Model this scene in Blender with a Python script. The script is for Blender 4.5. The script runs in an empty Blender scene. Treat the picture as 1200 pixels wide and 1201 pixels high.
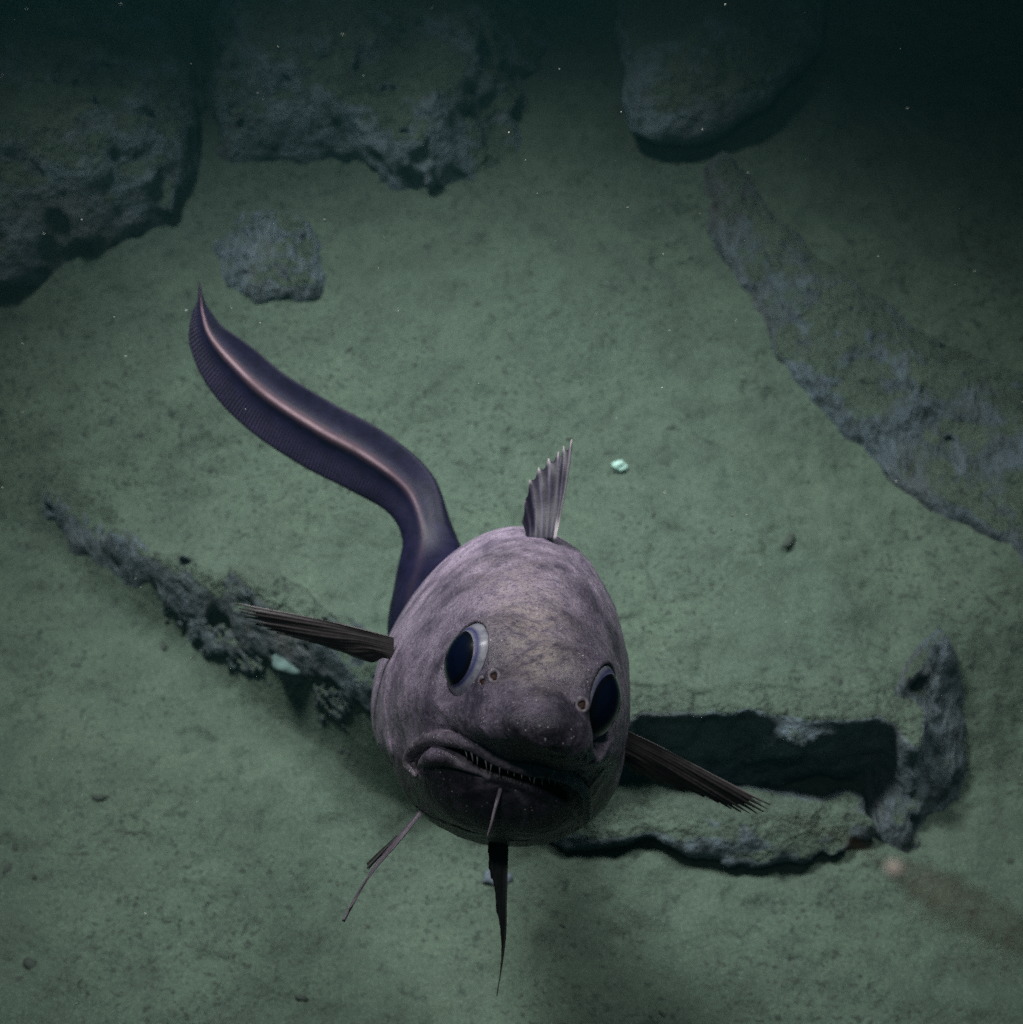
import bpy, math, random
import numpy as np
from mathutils import Vector

# ------------------------------------------------------------------ camera, world, lamps, exposure
scene = bpy.context.scene
COL = scene.collection
PITCH = math.radians(48)
CAM = np.array([0.0, 0.0, 1.72])
TF = 0.325                                   # half width of the view at 1 m
R_ = np.array([1.0, 0, 0])
F_ = np.array([0, math.cos(PITCH), -math.sin(PITCH)])
U_ = np.array([0, math.sin(PITCH), math.cos(PITCH)])

def c2w(p):                                  # (right, up, forward) from the camera -> world
    p = np.asarray(p, float)
    return CAM + p[..., 0:1] * R_ + p[..., 1:2] * U_ + p[..., 2:3] * F_

def pc(px, py, z):                           # direction of sight and distance -> camera axes
    return np.array([(px - 600) / 600 * TF * z, (600 - py) / 600 * TF * z, z])

def pw(px, py, z):
    return c2w(pc(px, py, z))

cam = bpy.data.cameras.new('camera'); camo = bpy.data.objects.new('camera', cam)
COL.objects.link(camo); scene.camera = camo
camo.location = CAM
camo.rotation_euler = (math.pi / 2 - PITCH, 0, 0)
cam.sensor_width = 36; cam.lens = 18 / TF
cam.clip_start = 0.02; cam.clip_end = 100
cam.dof.use_dof = True; cam.dof.focus_distance = 1.12; cam.dof.aperture_fstop = 9.0

world = bpy.data.worlds.new('World'); scene.world = world; world.use_nodes = True
bg = world.node_tree.nodes['Background']
bg.inputs[0].default_value = (0.10, 0.34, 0.38, 1); bg.inputs[1].default_value = 0.06

def spot(name, pos, target, energy, size, blend, radius, colr):
    l = bpy.data.lights.new(name, 'SPOT'); o = bpy.data.objects.new(name, l); COL.objects.link(o)
    o.location = c2w(pos)
    o.rotation_euler = (Vector(c2w(target)) - o.location).to_track_quat('-Z', 'Y').to_euler()
    l.energy = energy; l.spot_size = math.radians(size); l.spot_blend = blend
    l.shadow_soft_size = radius; l.color = colr
    return o
spot('vehicle_lamp_left', (-1.00, 2.30, 0.45), pc(590, 735, 2.1), 790, 38.5, 1.0, 0.34, (1.0, 0.99, 1.0))
spot('vehicle_lamp_right', (1.00, 2.30, 0.45), pc(620, 785, 2.0), 340, 33.5, 1.0, 0.34, (0.98, 0.99, 1.0))
spot('fill_lamp_camera', (-0.10, 0.45, -0.10), pc(620, 720, 2.0), 12, 105, 1.0, 0.06, (0.95, 0.98, 1.0))  # added fill lamp by the lens, brightens the fish front and the shrimp

scene.view_settings.view_transform = 'Standard'
scene.view_settings.look = 'None'
scene.view_settings.exposure = 0
scene.view_settings.gamma = 1
scene.cycles.max_bounces = 6
scene.cycles.transparent_max_bounces = 12
scene.cycles.volume_bounces = 0
scene.cycles.use_denoising = False

# ------------------------------------------------------------------ numpy noise
def _h(i, j, k, s):
    n = (i * 374761393 + j * 668265263 + k * 1274126177 + s * 974711) & 0xFFFFFFFF
    n = ((n ^ (n >> 13)) * 1274126177) & 0xFFFFFFFF
    n = n ^ (n >> 16)
    return (n & 0xFFFFFF).astype(np.float64) / 0xFFFFFF
def vnoise(p, s=0):
    p = np.asarray(p, float); f0 = np.floor(p); f = p - f0; i = f0.astype(np.int64)
    f = f * f * (3 - 2 * f); out = 0
    for a in (0, 1):
        wa = f[..., 0] if a else 1 - f[..., 0]
        for b in (0, 1):
            wb = f[..., 1] if b else 1 - f[..., 1]
            for c in (0, 1):
                wc = f[..., 2] if c else 1 - f[..., 2]
                out = out + wa * wb * wc * _h(i[..., 0] + a, i[..., 1] + b, i[..., 2] + c, s)
    return out * 2 - 1
def fbm(p, octs=4, s=0, gain=0.5):
    out = 0; a = 1.0; p = np.asarray(p, float)
    for o in range(octs):
        out = out + a * vnoise(p, s + o * 17); p = p * 2.03 + 7.3; a *= gain
    return out
def sstep(x, a, b):
    t = np.clip((x - a) / (b - a), 0, 1); return t * t * (3 - 2 * t)
def smin(a, b, k):
    h = np.clip(0.5 + 0.5 * (b - a) / k, 0, 1); return b * (1 - h) + a * h - k * h * (1 - h)
def smax(a, b, k): return -smin(-a, -b, k)

# ------------------------------------------------------------------ mesh helpers
def mesh_np(name, V, Q, smooth=True):
    me = bpy.data.meshes.new(name)
    V = np.ascontiguousarray(V, dtype=np.float32); Q = np.ascontiguousarray(Q, dtype=np.int32)
    n = Q.shape[1]
    me.vertices.add(len(V)); me.vertices.foreach_set('co', V.ravel())
    me.loops.add(Q.size); me.loops.foreach_set('vertex_index', Q.ravel())
    me.polygons.add(len(Q)); me.polygons.foreach_set('loop_start', np.arange(0, Q.size, n, dtype=np.int32))
    me.update(calc_edges=True); me.validate()
    if smooth: me.polygons.foreach_set('use_smooth', np.ones(len(me.polygons), dtype=bool))
    return me
def fattr(me, name, vals):
    a = me.attributes.new(name, 'FLOAT', 'POINT'); a.data.foreach_set('value', np.asarray(vals, np.float32))
def link(name, me, mat, parent=None, origin=None, **tags):
    o = bpy.data.objects.new(name, me); COL.objects.link(o)
    if mat is not None: me.materials.append(mat)
    if parent is not None: o.parent = parent
    for k, v in tags.items(): o[k] = v
    return o
def thing(name, loc, label, category, group=None):
    o = bpy.data.objects.new(name, None); COL.objects.link(o); o.location = loc
    o.empty_display_size = 0.05; o['label'] = label; o['category'] = category
    if group: o['group'] = group
    return o

def surface_nets(vals, org, h):
    """isosurface of a value grid as quads"""
    s = vals < 0
    nx, ny, nz = vals.shape
    c = np.zeros((nx-1, ny-1, nz-1), np.int8)
    for a in (0, 1):
        for b in (0, 1):
            for d in (0, 1):
                c += s[a:nx-1+a, b:ny-1+b, d:nz-1+d]
    act = (c > 0) & (c < 8)
    idx = np.full(c.shape, -1, np.int32)
    I = np.argwhere(act); idx[act] = np.arange(len(I))
    acc = np.zeros((len(I), 3)); cnt = np.zeros(len(I))
    for ax in range(3):
        o1, o2 = [k for k in range(3) if k != ax]
        for a in (0, 1):
            for b in (0, 1):
                off = np.zeros(3, int); off[o1] = a; off[o2] = b
                e = off.copy(); e[ax] = 1
                P = I + off; Q = I + e
                v0 = vals[P[:, 0], P[:, 1], P[:, 2]]; v1 = vals[Q[:, 0], Q[:, 1], Q[:, 2]]
                m = (v0 < 0) != (v1 < 0)
                t = np.where(m, v0 / np.where(m, v0 - v1, 1), 0)
                pt = np.tile(off.astype(float), (len(I), 1)); pt[:, ax] = t
                acc += pt * m[:, None]; cnt += m
    V = (I + acc / cnt[:, None]) * h + org
    faces = []
    for ax in range(3):
        o1, o2 = [(1, 2), (2, 0), (0, 1)][ax]
        sl0 = [slice(None)] * 3; sl1 = [slice(None)] * 3
        sl0[ax] = slice(0, -1); sl1[ax] = slice(1, None)
        A = s[tuple(sl0)]; B = s[tuple(sl1)]
        E = np.argwhere(A != B)
        ok = (E[:, o1] > 0) & (E[:, o2] > 0) & (E[:, o1] < vals.shape[o1]-1) & (E[:, o2] < vals.shape[o2]-1)
        E = E[ok]
        ins = A[E[:, 0], E[:, 1], E[:, 2]]
        def g(d1, d2):
            T = E.copy(); T[:, o1] += d1; T[:, o2] += d2
            return idx[T[:, 0], T[:, 1], T[:, 2]]
        q = np.stack([g(-1, -1), g(0, -1), g(0, 0), g(-1, 0)], 1)
        q[~ins] = q[~ins][:, ::-1]
        faces.append(q)
    return V, np.concatenate(faces)

def grid_eval(f, lo, hi, h, B=8, tf=2.4):
    """evaluate f only in blocks near its zero set"""
    lo = np.array(lo, float); n = (np.ceil((np.array(hi) - lo) / h / B).astype(int)) * B + 1
    cc = [lo[i] + np.arange(0, n[i], B) * h for i in range(3)]
    C = f(np.stack(np.meshgrid(*cc, indexing='ij'), -1).reshape(-1, 3)).reshape([len(x) for x in cc])
    vals = np.empty(n, np.float32)
    Cc = C[:-1, :-1, :-1]
    vals[:] = np.repeat(np.repeat(np.repeat(C, B, 0), B, 1), B, 2)[:n[0], :n[1], :n[2]]
    near = np.zeros(Cc.shape, bool); thr = B * h * tf
    mn = C; 
    for a in (0, 1):
        for b in (0, 1):
            for d in (0, 1):
                near |= np.abs(C[a:C.shape[0]-1+a, b:C.shape[1]-1+b, d:C.shape[2]-1+d]) < thr
    bl = np.argwhere(near)
    r = np.arange(B + 1); off = np.stack(np.meshgrid(r, r, r, indexing='ij'), -1).reshape(-1, 3)
    for s in range(0, len(bl), 600):
        idx = (bl[s:s+600, None, :] * B + off[None]).reshape(-1, 3)
        vals[idx[:, 0], idx[:, 1], idx[:, 2]] = f(idx * h + lo)
    return vals, lo

# ------------------------------------------------------------------ material helpers
class NT:
    def __init__(s, name):
        s.m = bpy.data.materials.new(name); s.m.use_nodes = True; s.t = s.m.node_tree
        s.b = s.t.nodes['Principled BSDF']; s.out = s.t.nodes['Material Output']
    def n(s, typ, **kw):
        nd = s.t.nodes.new(typ)
        for k, v in kw.items():
            if k.startswith('i_'):
                key = k[2:]; key = int(key) if key.isdigit() else key.replace('_', ' ')
                s.set(nd.inputs[key], v)
            else: setattr(nd, k, v)
        return nd
    def set(s, inp, v):
        if isinstance(v, bpy.types.NodeSocket): s.t.links.new(v, inp)
        else: inp.default_value = v
    def noise(s, vec, scale, detail=4, rough=0.55, dist=0):
        nd = s.n('ShaderNodeTexNoise', i_Vector=vec, i_Scale=scale, i_Detail=detail, i_Roughness=rough, i_Distortion=dist)
        return nd.outputs[0]
    def ramp(s, fac, pts):
        nd = s.n('ShaderNodeValToRGB', i_0=fac); e = nd.color_ramp.elements
        while len(e) < len(pts): e.new(0.5)
        for q, (p, c) in zip(e, pts):
            q.position = p; q.color = (c, c, c, 1) if not hasattr(c, '__len__') else (*c, 1)
        return nd.outputs[0]
    def mix(s, f, a, b, mode='MIX'):
        nd = s.n('ShaderNodeMix', data_type='RGBA', blend_type=mode)
        s.set(nd.inputs[0], f)
        for k, v in ((6, a), (7, b)): s.set(nd.inputs[k], (*v, 1) if isinstance(v, tuple) and len(v) == 3 else v)
        return nd.outputs[2]
    def math(s, op, a, b=0.0, c=0.0, clamp=False):
        nd = s.n('ShaderNodeMath', operation=op, use_clamp=clamp); s.set(nd.inputs[0], a); s.set(nd.inputs[1], b); s.set(nd.inputs[2], c)
        return nd.outputs[0]
    def attr(s, name): return s.n('ShaderNodeAttribute', attribute_name=name).outputs['Fac']
    def bump(s, h, strength, dist, normal=None):
        nd = s.n('ShaderNodeBump', i_Height=h, i_Strength=strength, i_Distance=dist)
        if normal is not None: s.set(nd.inputs['Normal'], normal)
        return nd.outputs[0]

SED = (0.069, 0.101, 0.069); SED2 = (0.048, 0.077, 0.057)
def sediment_colour(t, P):
    big = t.noise(P, 2.2, 4); mid = t.noise(P, 14, 4, 0.6); fine = t.noise(P, 420, 3, 0.8)
    c = t.mix(t.ramp(big, [(0.3, 0.0), (0.7, 1.0)]), SED2, SED)
    c = t.mix(t.ramp(mid, [(0.35, 0.6), (0.62, 0.0)]), c, (0.034, 0.050, 0.038))
    sp = t.noise(P, 62, 3, 0.6)                                      # dark flecks of detritus in the mud
    dens = t.noise(P, 1.7, 2)
    fl = t.math('MULTIPLY', t.ramp(sp, [(0.60, 0.0), (0.68, 1.0)]), t.ramp(dens, [(0.36, 0.25), (0.62, 1.0)]))
    c = t.mix(fl, c, (0.014, 0.024, 0.019))
    mp = t.n('ShaderNodeMapping', i_Vector=P); mp.inputs['Scale'].default_value = (0.45, 1.3, 1.0); mp.inputs['Rotation'].default_value = (0, 0, 0.15)
    s3 = t.math('MULTIPLY', t.ramp(t.noise(mp.outputs[0], 50, 4, 0.65), [(0.60, 0.0), (0.67, 0.9)]), t.ramp(t.noise(P, 2.6, 3), [(0.50, 0.0), (0.62, 1.0)]))
    c = t.mix(s3, c, (0.020, 0.028, 0.020))
    s2 = t.math('MULTIPLY', t.ramp(t.noise(P, 130, 3, 0.6), [(0.57, 0.0), (0.63, 1.0)]), t.ramp(t.noise(P, 4, 3), [(0.42, 0.15), (0.56, 1.0)]))
    c = t.mix(s2, c, (0.018, 0.026, 0.020))
    c = t.mix(t.ramp(fine, [(0.35, 0.6), (0.52, 0.0)]), c, (0.045, 0.06, 0.05))
    c = t.mix(t.ramp(fine, [(0.50, 0.0), (0.70, 0.5)]), c, (0.17, 0.22, 0.18))
    return c, fine, mid
def mat_sediment():
    t = NT('sediment'); P = t.n('ShaderNodeNewGeometry').outputs['Position']
    c, fine, mid = sediment_colour(t, P)
    t.set(t.b.inputs['Base Color'], c); t.b.inputs['Roughness'].default_value = 0.95
    t.b.inputs['Specular IOR Level'].default_value = 0.15
    lump = t.noise(P, 45, 5, 0.6)
    n1 = t.bump(lump, 0.5, 0.011); n1 = t.bump(t.noise(P, 170, 4, 0.7), 0.6, 0.006, n1); n2 = t.bump(fine, 0.5, 0.003, n1)
    t.set(t.b.inputs['Normal'], n2)
    return t.m
def mat_rock(name, dust=0.55, tone=1.0, streak=False, nw=1.5):
    t = NT(name); g = t.n('ShaderNodeNewGeometry'); P = g.outputs['Position']
    if streak:
        mp = t.n('ShaderNodeMapping', i_Vector=P); mp.inputs['Rotation'].default_value = (0, 0, math.radians(-38))
        mp.inputs['Scale'].default_value = (2.2, 0.6, 1.0); Q = mp.outputs[0]
    else: Q = P
    a = t.noise(Q, 9, 6, 0.65); b = t.noise(Q, 42, 5, 0.65)
    base = t.mix(t.ramp(a, [(0.3, 0.0), (0.7, 1.0)]), tuple(x * tone for x in (0.080, 0.112, 0.128)), tuple(x * tone for x in (0.150, 0.200, 0.225)))
    base = t.mix(t.ramp(b, [(0.34, 0.8), (0.5, 0.0)]), base, (0.03, 0.038, 0.036))
    base = t.mix(t.ramp(t.noise(P, 5, 3), [(0.5, 0.0), (0.7, 0.45)]), base, (0.075, 0.062, 0.045))
    sc_, fine, mid = sediment_colour(t, P)
    nz = t.n('ShaderNodeSeparateXYZ', i_Vector=g.outputs['Normal']).outputs[2]
    up = t.math('ADD', nz, t.math('MULTIPLY', t.math('SUBTRACT', t.noise(P, 11, 5, 0.6), 0.5), nw))
    f = t.ramp(up, [(1.0 - dust * 0.75, 0.0), (min(0.999, 1.12 - dust * 0.6), 1.0)])
    c = t.mix(f, base, sc_)
    t.set(t.b.inputs['Base Color'], c); t.b.inputs['Roughness'].default_value = 0.9
    t.b.inputs['Specular IOR Level'].default_value = 0.2
    h = t.math('ADD', t.math('MULTIPLY', a, 0.8), t.math('MULTIPLY', b, 0.7))
    n1 = t.bump(h, 1.0, 0.045); n2 = t.bump(t.noise(P, 190, 4, 0.65), 0.4, 0.003, n1)
    t.set(t.b.inputs['Normal'], n2)
    return t.m
def plain(name, colr, rough=0.6, spec=0.4, nscale=120, var=0.35, bump=0.2, bd=0.001):
    t = NT(name); P = t.n('ShaderNodeTexCoord').outputs['Object']
    nz = t.noise(P, nscale, 4, 0.6)
    c = t.mix(t.ramp(nz, [(0.3, 0.0), (0.7, 1.0)]), tuple(x * (1 - var) for x in colr), tuple(x * (1 + var) for x in colr))
    t.set(t.b.inputs['Base Color'], c); t.b.inputs['Roughness'].default_value = rough
    t.b.inputs['Specular IOR Level'].default_value = spec
    t.set(t.b.inputs['Normal'], t.bump(nz, bump, bd))
    return t.m
M_SED = mat_sediment()
M_ROCK = mat_rock('dusted_rock', 0.46, 0.88)
M_BOULD = mat_rock('bluish_boulder', 0.36, 0.85)
M_SHELF = mat_rock('shelf_rock', 0.60, 0.75)
M_ROCKB = mat_rock('bare_blue_rock', 0.34, 0.85, True)
M_ROCKR = mat_rock('ridge_rock', 0.31, 0.70, True)
M_ROCKD = mat_rock('sediment_topped_rock', 0.7, 0.6)
M_ROCKT = mat_rock('mud_covered_rock', 0.50, 0.9, nw=0.9)

# ------------------------------------------------------------------ seafloor
def plane_pt(px, py, z=0.1):                 # where a line of sight meets a level plane
    d = pc(px, py, 1.0); w = c2w(d) - CAM
    return CAM + w * ((z - CAM[2]) / w[2])
STEP = [(-300, 480), (-60, 560), (60, 640), (190, 735), (330, 815), (430, 890), (520, 940), (640, 905),
        (735, 888), (860, 892), (1010, 900), (1060, 930), (1160, 930), (1300, 840), (1500, 800)]
SP = np.array([plane_pt(a, b, 0.05) for a, b in STEP])
SW = np.array([0.3, 0.25, 0.16, 0.10, 0.07, 0.06, 0.05, 0.04, 0.03, 0.03, 0.04, 0.12, 0.25, 0.35, 0.35])
SH = np.array([0.05, 0.05, 0.06, 0.09, 0.11, 0.12, 0.13, 0.15, 0.17, 0.17, 0.16, 0.14, 0.12, 0.11, 0.10])
def terrain(x, y):
    ys = np.interp(x, SP[:, 0], SP[:, 1]); w = np.interp(x, SP[:, 0], SW); hh = np.interp(x, SP[:, 0], SH)
    jit = 0.02 * vnoise(np.stack([x * 9, y * 9, x * 0], -1), 5)
    st = sstep(y + jit, ys, ys + w) * (hh + (0.12 - hh) * sstep(y - ys, 0.05, 0.6))
    P = np.stack([x, y, x * 0 + 0.3], -1)
    z = st + 0.035 * fbm(P * 1.6, 3, 3) + 0.008 * fbm(P * 8, 3, 9) + 0.0036 * fbm(P * 34, 3, 21) - 0.006 * sstep(fbm(P * 26, 2, 33), 0.55, 0.85)
    z = z + 0.10 * np.clip(y - 1.5, 0, 20) + 0.05 * np.clip(y - 2.6, 0, 30) ** 1.2
    # a gentle trough in front of the shelf
    return z
def terrain_ext(x, y):                       # the upper level carried forward past the step
    ys = np.interp(x, SP[:, 0], SP[:, 1]); w = np.interp(x, SP[:, 0], SW)
    return terrain(x, np.maximum(y, ys + w + 0.03))
def gpt(px, py, terrain=terrain):                             # where a line of sight meets the seafloor
    w = c2w(pc(px, py, 1.0)) - CAM
    t = np.arange(1.2, 12, 0.004); P = CAM + w * t[:, None]
    d = P[:, 2] - terrain(P[:, 0], P[:, 1])
    k = int(np.argmax(d < 0)) if (d < 0).any() else len(t) - 1
    return P[k]

def build_floor():
    def axis(a, b, fine_a, fine_b, df, growth):
        xs = list(np.arange(fine_a, fine_b, df)); s = df
        x = xs[-1]
        while x < b: s *= growth; x += s; xs.append(x)
        s = df; x = xs[0]
        while x > a: s *= growth; x -= s; xs.insert(0, x)
        return np.array(xs)
    X = axis(-14, 14, -1.7, 1.7, 0.0048, 1.06); Y = axis(-6, 26, 0.55, 3.9, 0.0050, 1.06)
    gx, gy = np.meshgrid(X, Y, indexing='ij'); Z = terrain(gx, gy)
    V = np.stack([gx, gy, Z], -1).reshape(-1, 3)
    nx, ny = len(X), len(Y); i = np.arange(nx * ny).reshape(nx, ny)
    Q = np.stack([i[:-1, :-1], i[1:, :-1], i[1:, 1:], i[:-1, 1:]], -1).reshape(-1, 4)
    o = link('seafloor', mesh_np('seafloor', V, Q), M_SED); o['kind'] = 'structure'
build_floor()

# ------------------------------------------------------------------ the water itself
def water_haze():
    x0, x1, y0, y1, z0, z1 = -15, 15, -7, 27, -1.6, 9.0
    V = np.array([(x, y, z) for z in (z0, z1) for y in (y0, y1) for x in (x0, x1)], float)
    Q = np.array([(0, 2, 3, 1), (4, 5, 7, 6), (0, 1, 5, 4), (2, 6, 7, 3), (0, 4, 6, 2), (1, 3, 7, 5)])
    m = bpy.data.materials.new('sea_water'); m.use_nodes = True; nt = m.node_tree; nt.nodes.clear()
    o = nt.nodes.new('ShaderNodeOutputMaterial'); v = nt.nodes.new('ShaderNodeVolumePrincipled')
    v.inputs['Color'].default_value = (0.20, 0.72, 0.74, 1); v.inputs['Density'].default_value = HAZE; v.inputs['Anisotropy'].default_value = 0.3
    v.inputs['Absorption Color'].default_value = (0.0, 0.35, 0.38, 1)
    nt.links.new(v.outputs[0], o.inputs['Volume'])
    ob = link('haze', mesh_np('haze', V, Q, False), m); ob['kind'] = 'stuff'
HAZE = 0.019
water_haze()

# ------------------------------------------------------------------ rocks
def sdpoly(P, poly):
    d = np.full(len(P), 1e9); s = np.ones(len(P)); n = len(poly)
    for i in range(n):
        a = poly[i]; b = poly[i - 1]; e = b - a; w = P - a
        t = np.clip((w @ e) / (e @ e), 0, 1)
        d = np.minimum(d, ((w - t[:, None] * e) ** 2).sum(1))
        c1 = P[:, 1] >= a[1]; c2 = P[:, 1] < b[1]; c3 = e[0] * w[:, 1] > e[1] * w[:, 0]
        f = (c1 & c2 & c3) | (~c1 & ~c2 & ~c3); s = np.where(f, -s, s)
    return np.sqrt(d) * s
def rock(name, px_poly, h, label, mat, dome=0.12, under=0.0, lift=0.0, amp=0.02, freq=7.0, vox=0.007, seed=0,
         pits=0.0, group=None, base=None, taper=1.0, edge=0.35, slab=0.0, hfade=None, wob=0.0, cat='rock', octs=5, ridge=None):
    G = np.array([gpt(a, b, terrain_ext if slab else terrain) for a, b in px_poly])
    poly = G[:, :2]
    pad = amp * 2 + under * 0 + 0.02
    lo = [poly[:, 0].min() - pad, poly[:, 1].min() - pad]; hi = [poly[:, 0].max() + pad, poly[:, 1].max() + pad]
    zb = (terrain(G[:, 0], G[:, 1])).min() if base is None else base
    ztop = max(terrain(G[:, 0], G[:, 1]).max(), zb) + h
    cen = poly.mean(0)
    tc = float(np.median(G[:, 2]))
    nxy = [int((hi[i] - lo[i]) / vox) + 24 for i in (0, 1)]
    lx = lo[0] + np.arange(nxy[0]) * vox; ly = lo[1] + np.arange(nxy[1]) * vox
    LX, LY = np.meshgrid(lx, ly, indexing='ij')
    D2 = sdpoly(np.stack([LX.ravel(), LY.ravel()], 1), poly).reshape(LX.shape)
    if wob: D2 = D2 + wob * fbm(np.stack([LX * 11, LY * 11, LX * 0 + seed], -1), 4, seed + 3, 0.6)
    TT = (terrain_ext if slab else terrain)(LX, LY)
    def f(p):
        i = np.clip(np.rint((p[:, 0] - lo[0]) / vox).astype(int), 0, nxy[0] - 1); j = np.clip(np.rint((p[:, 1] - lo[1]) / vox).astype(int), 0, nxy[1] - 1)
        d2 = D2[i, j]; T = TT[i, j]
        ins = np.clip(-d2 / dome, 0, 1); prof = np.sqrt(np.maximum(1 - (1 - ins) ** 2, 0))
        top = T + lift + h * (edge + (1 - edge) * prof)
        if hfade: top = top - (h + 0.03) * sstep(p[:, 0], *hfade)
        if slab: top = top - 0.06 * sstep(p[:, 1] - np.interp(p[:, 0], SP[:, 0], SP[:, 1]), 0.08, 0.26)
        f1 = (p[:, 2] - top) * 0.8
        rel = np.clip((top - p[:, 2]) / max(h, 0.05), 0, 2.5)
        f2 = d2 + under * sstep(rel, 0.15, 1.0) - (0 if taper == 1 else (rel * (taper - 1) * dome))
        F = smax(f1, f2, min(0.03, h * 0.5) if not slab else 0.008)
        w = p * freq + seed * 13.7
        n = fbm(w, octs, seed, 0.55)
        r = 1 - np.abs(fbm(w * 1.7 + 5, 3, seed + 50)) * 2
        aw = amp if not slab else amp * (0.12 + 0.88 * sstep(top - p[:, 2], 0.004, 0.03))
        F = F + aw * n + aw * 0.5 * r * 0.6
        if pits: F = F + pits * sstep(fbm(p * freq * 3.1 + 3, 2, seed + 90), 0.25, 0.7)
        if slab: F = smax(F, T - slab * (0.75 + 0.5 * fbm(w * 0.6, 2, seed + 7)) - 0.06 * np.clip(-d2 - 0.05, 0, 1) - p[:, 2], 0.01)
        F = np.maximum(F, -(p[:, 2] - (tc - 0.27)))
        return F
    vals, org = grid_eval(f, [*lo, tc - 0.30], [*hi, ztop + lift + amp * 2 + 0.02], vox)
    V, Q = surface_nets(vals, org, vox)
    c = np.array([cen[0], cen[1], tc])
    o = link(name, mesh_np(name, V - c, Q), mat)
    o.location = c; o['label'] = label; o['category'] = cat
    if group: o['group'] = group
    return o

rock('boulder', [(-260, -120), (60, -130), (190, -90), (232, 40), (236, 190), (205, 275), (130, 300), (60, 342), (0, 372), (-120, 400), (-300, 380)],
     0.20, 'large pitted grey boulder filling the upper left corner', M_ROCK, dome=0.50, edge=0.10, under=0.0, amp=0.018, freq=7, vox=0.010, seed=1, pits=0.018)
rock('rock_outcrop', [(262, -140), (900, -120), (800, 100), (720, 190), (606, 238), (560, 222), (505, 238), (455, 218), (415, 192), (340, 186), (270, 192), (244, 120)],
     0.15, 'broken blue-grey rock outcrop right of the upper left boulder, mud over its far side', M_ROCK, dome=0.30, edge=0.15, amp=0.020, freq=8, vox=0.009, seed=2, pits=0.014,
     hfade=(gpt(480, 150)[0], gpt(700, 150)[0]))
rock('boulder', [(722, 160), (736, 184), (768, 196), (820, 194), (872, 174), (925, 135), (962, 85), (975, -40), (890, -150), (775, -150), (712, 40)],
     0.115, 'rounded boulder at the top right overhanging a black gap', M_BOULD, dome=0.34, under=0.05, lift=0.012, amp=0.010, freq=8, vox=0.008, seed=3, edge=0.45)
rock('rock', [(250, 290), (275, 262), (330, 250), (365, 262), (386, 310), (380, 356), (335, 356), (300, 358), (262, 342)],
     0.040, 'small pale blue rock half sunk in mud just above the tail tip', M_ROCKB, dome=0.10, edge=0.0, amp=0.008, freq=16, vox=0.005, seed=4, pits=0.006)
rock('rock_ridge', [(815, 200), (850, 180), (908, 248), (975, 312), (1050, 366), (1130, 412), (1240, 452), (1400, 540), (1420, 800),
                    (1200, 672), (1140, 628), (1075, 590), (1030, 555), (975, 495), (912, 432), (872, 345), (828, 275)],
     0.045, 'long blue-grey rock ridge running down the right side', M_ROCKR, dome=0.18, edge=0.0, amp=0.009, freq=12, vox=0.008, seed=5, pits=0.008)
rock('rock_ledge', [(44, 600), (62, 575), (110, 600), (160, 632), (205, 660), (180, 700), (130, 672), (80, 650)],
     0.045, 'pale blue-grey low rock at the far left end of the broken ledge', M_ROCKB, dome=0.10, edge=0.0, amp=0.011, freq=14, vox=0.006, seed=6, pits=0.01)
rock('rock_ledge', [(150, 660), (215, 655), (270, 680), (330, 672), (400, 716), (470, 770), (540, 830), (560, 960), (500, 935), (440, 895), (385, 862), (330, 815), (262, 792), (205, 752)],
     0.060, 'dark crumbled rock ledge behind the left pectoral fin of the fish', M_ROCKD, dome=0.09, under=0.04, amp=0.010, freq=17, vox=0.0055, seed=7, pits=0.011, edge=0.1)
zb = 0.0
rock('rock_ledge', [(640, 905), (690, 872), (716, 848), (752, 836), (800, 838), (850, 842), (905, 846), (950, 843), (1000, 850), (1045, 856), (1082, 880), (1092, 835), (1060, 800), (1000, 790), (860, 790), (700, 790), (640, 820)],
     0.0, 'flat mud-topped rock slab jutting over a dark hollow right of the fish', M_ROCKT, dome=0.25, under=0.0, amp=0.013, freq=13, wob=0.010, vox=0.006, seed=8, edge=0.0, slab=0.19)
rock('rock_shelf', [(520, 962), (600, 950), (690, 935), (800, 932), (930, 938), (1010, 948), (1025, 985), (985, 1018), (900, 1024), (820, 1010), (740, 992), (660, 990), (560, 985)],
     0.05, 'low blue-green rock shelf at the foot of the dark hollow', M_SHELF, dome=0.10, under=0.035, amp=0.010, freq=9, wob=0.012, vox=0.006, seed=9, edge=0.5)
rock('rock', [(1048, 800), (1066, 762), (1098, 742), (1135, 790), (1146, 860), (1128, 925), (1085, 955), (1060, 1000), (1022, 985), (1020, 900), (1036, 850)],
     0.055, 'blue-grey rough rock at the right end of the hollow', M_ROCKR, dome=0.12, amp=0.012, edge=0.0, freq=12, vox=0.006, seed=10, pits=0.01)

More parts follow.
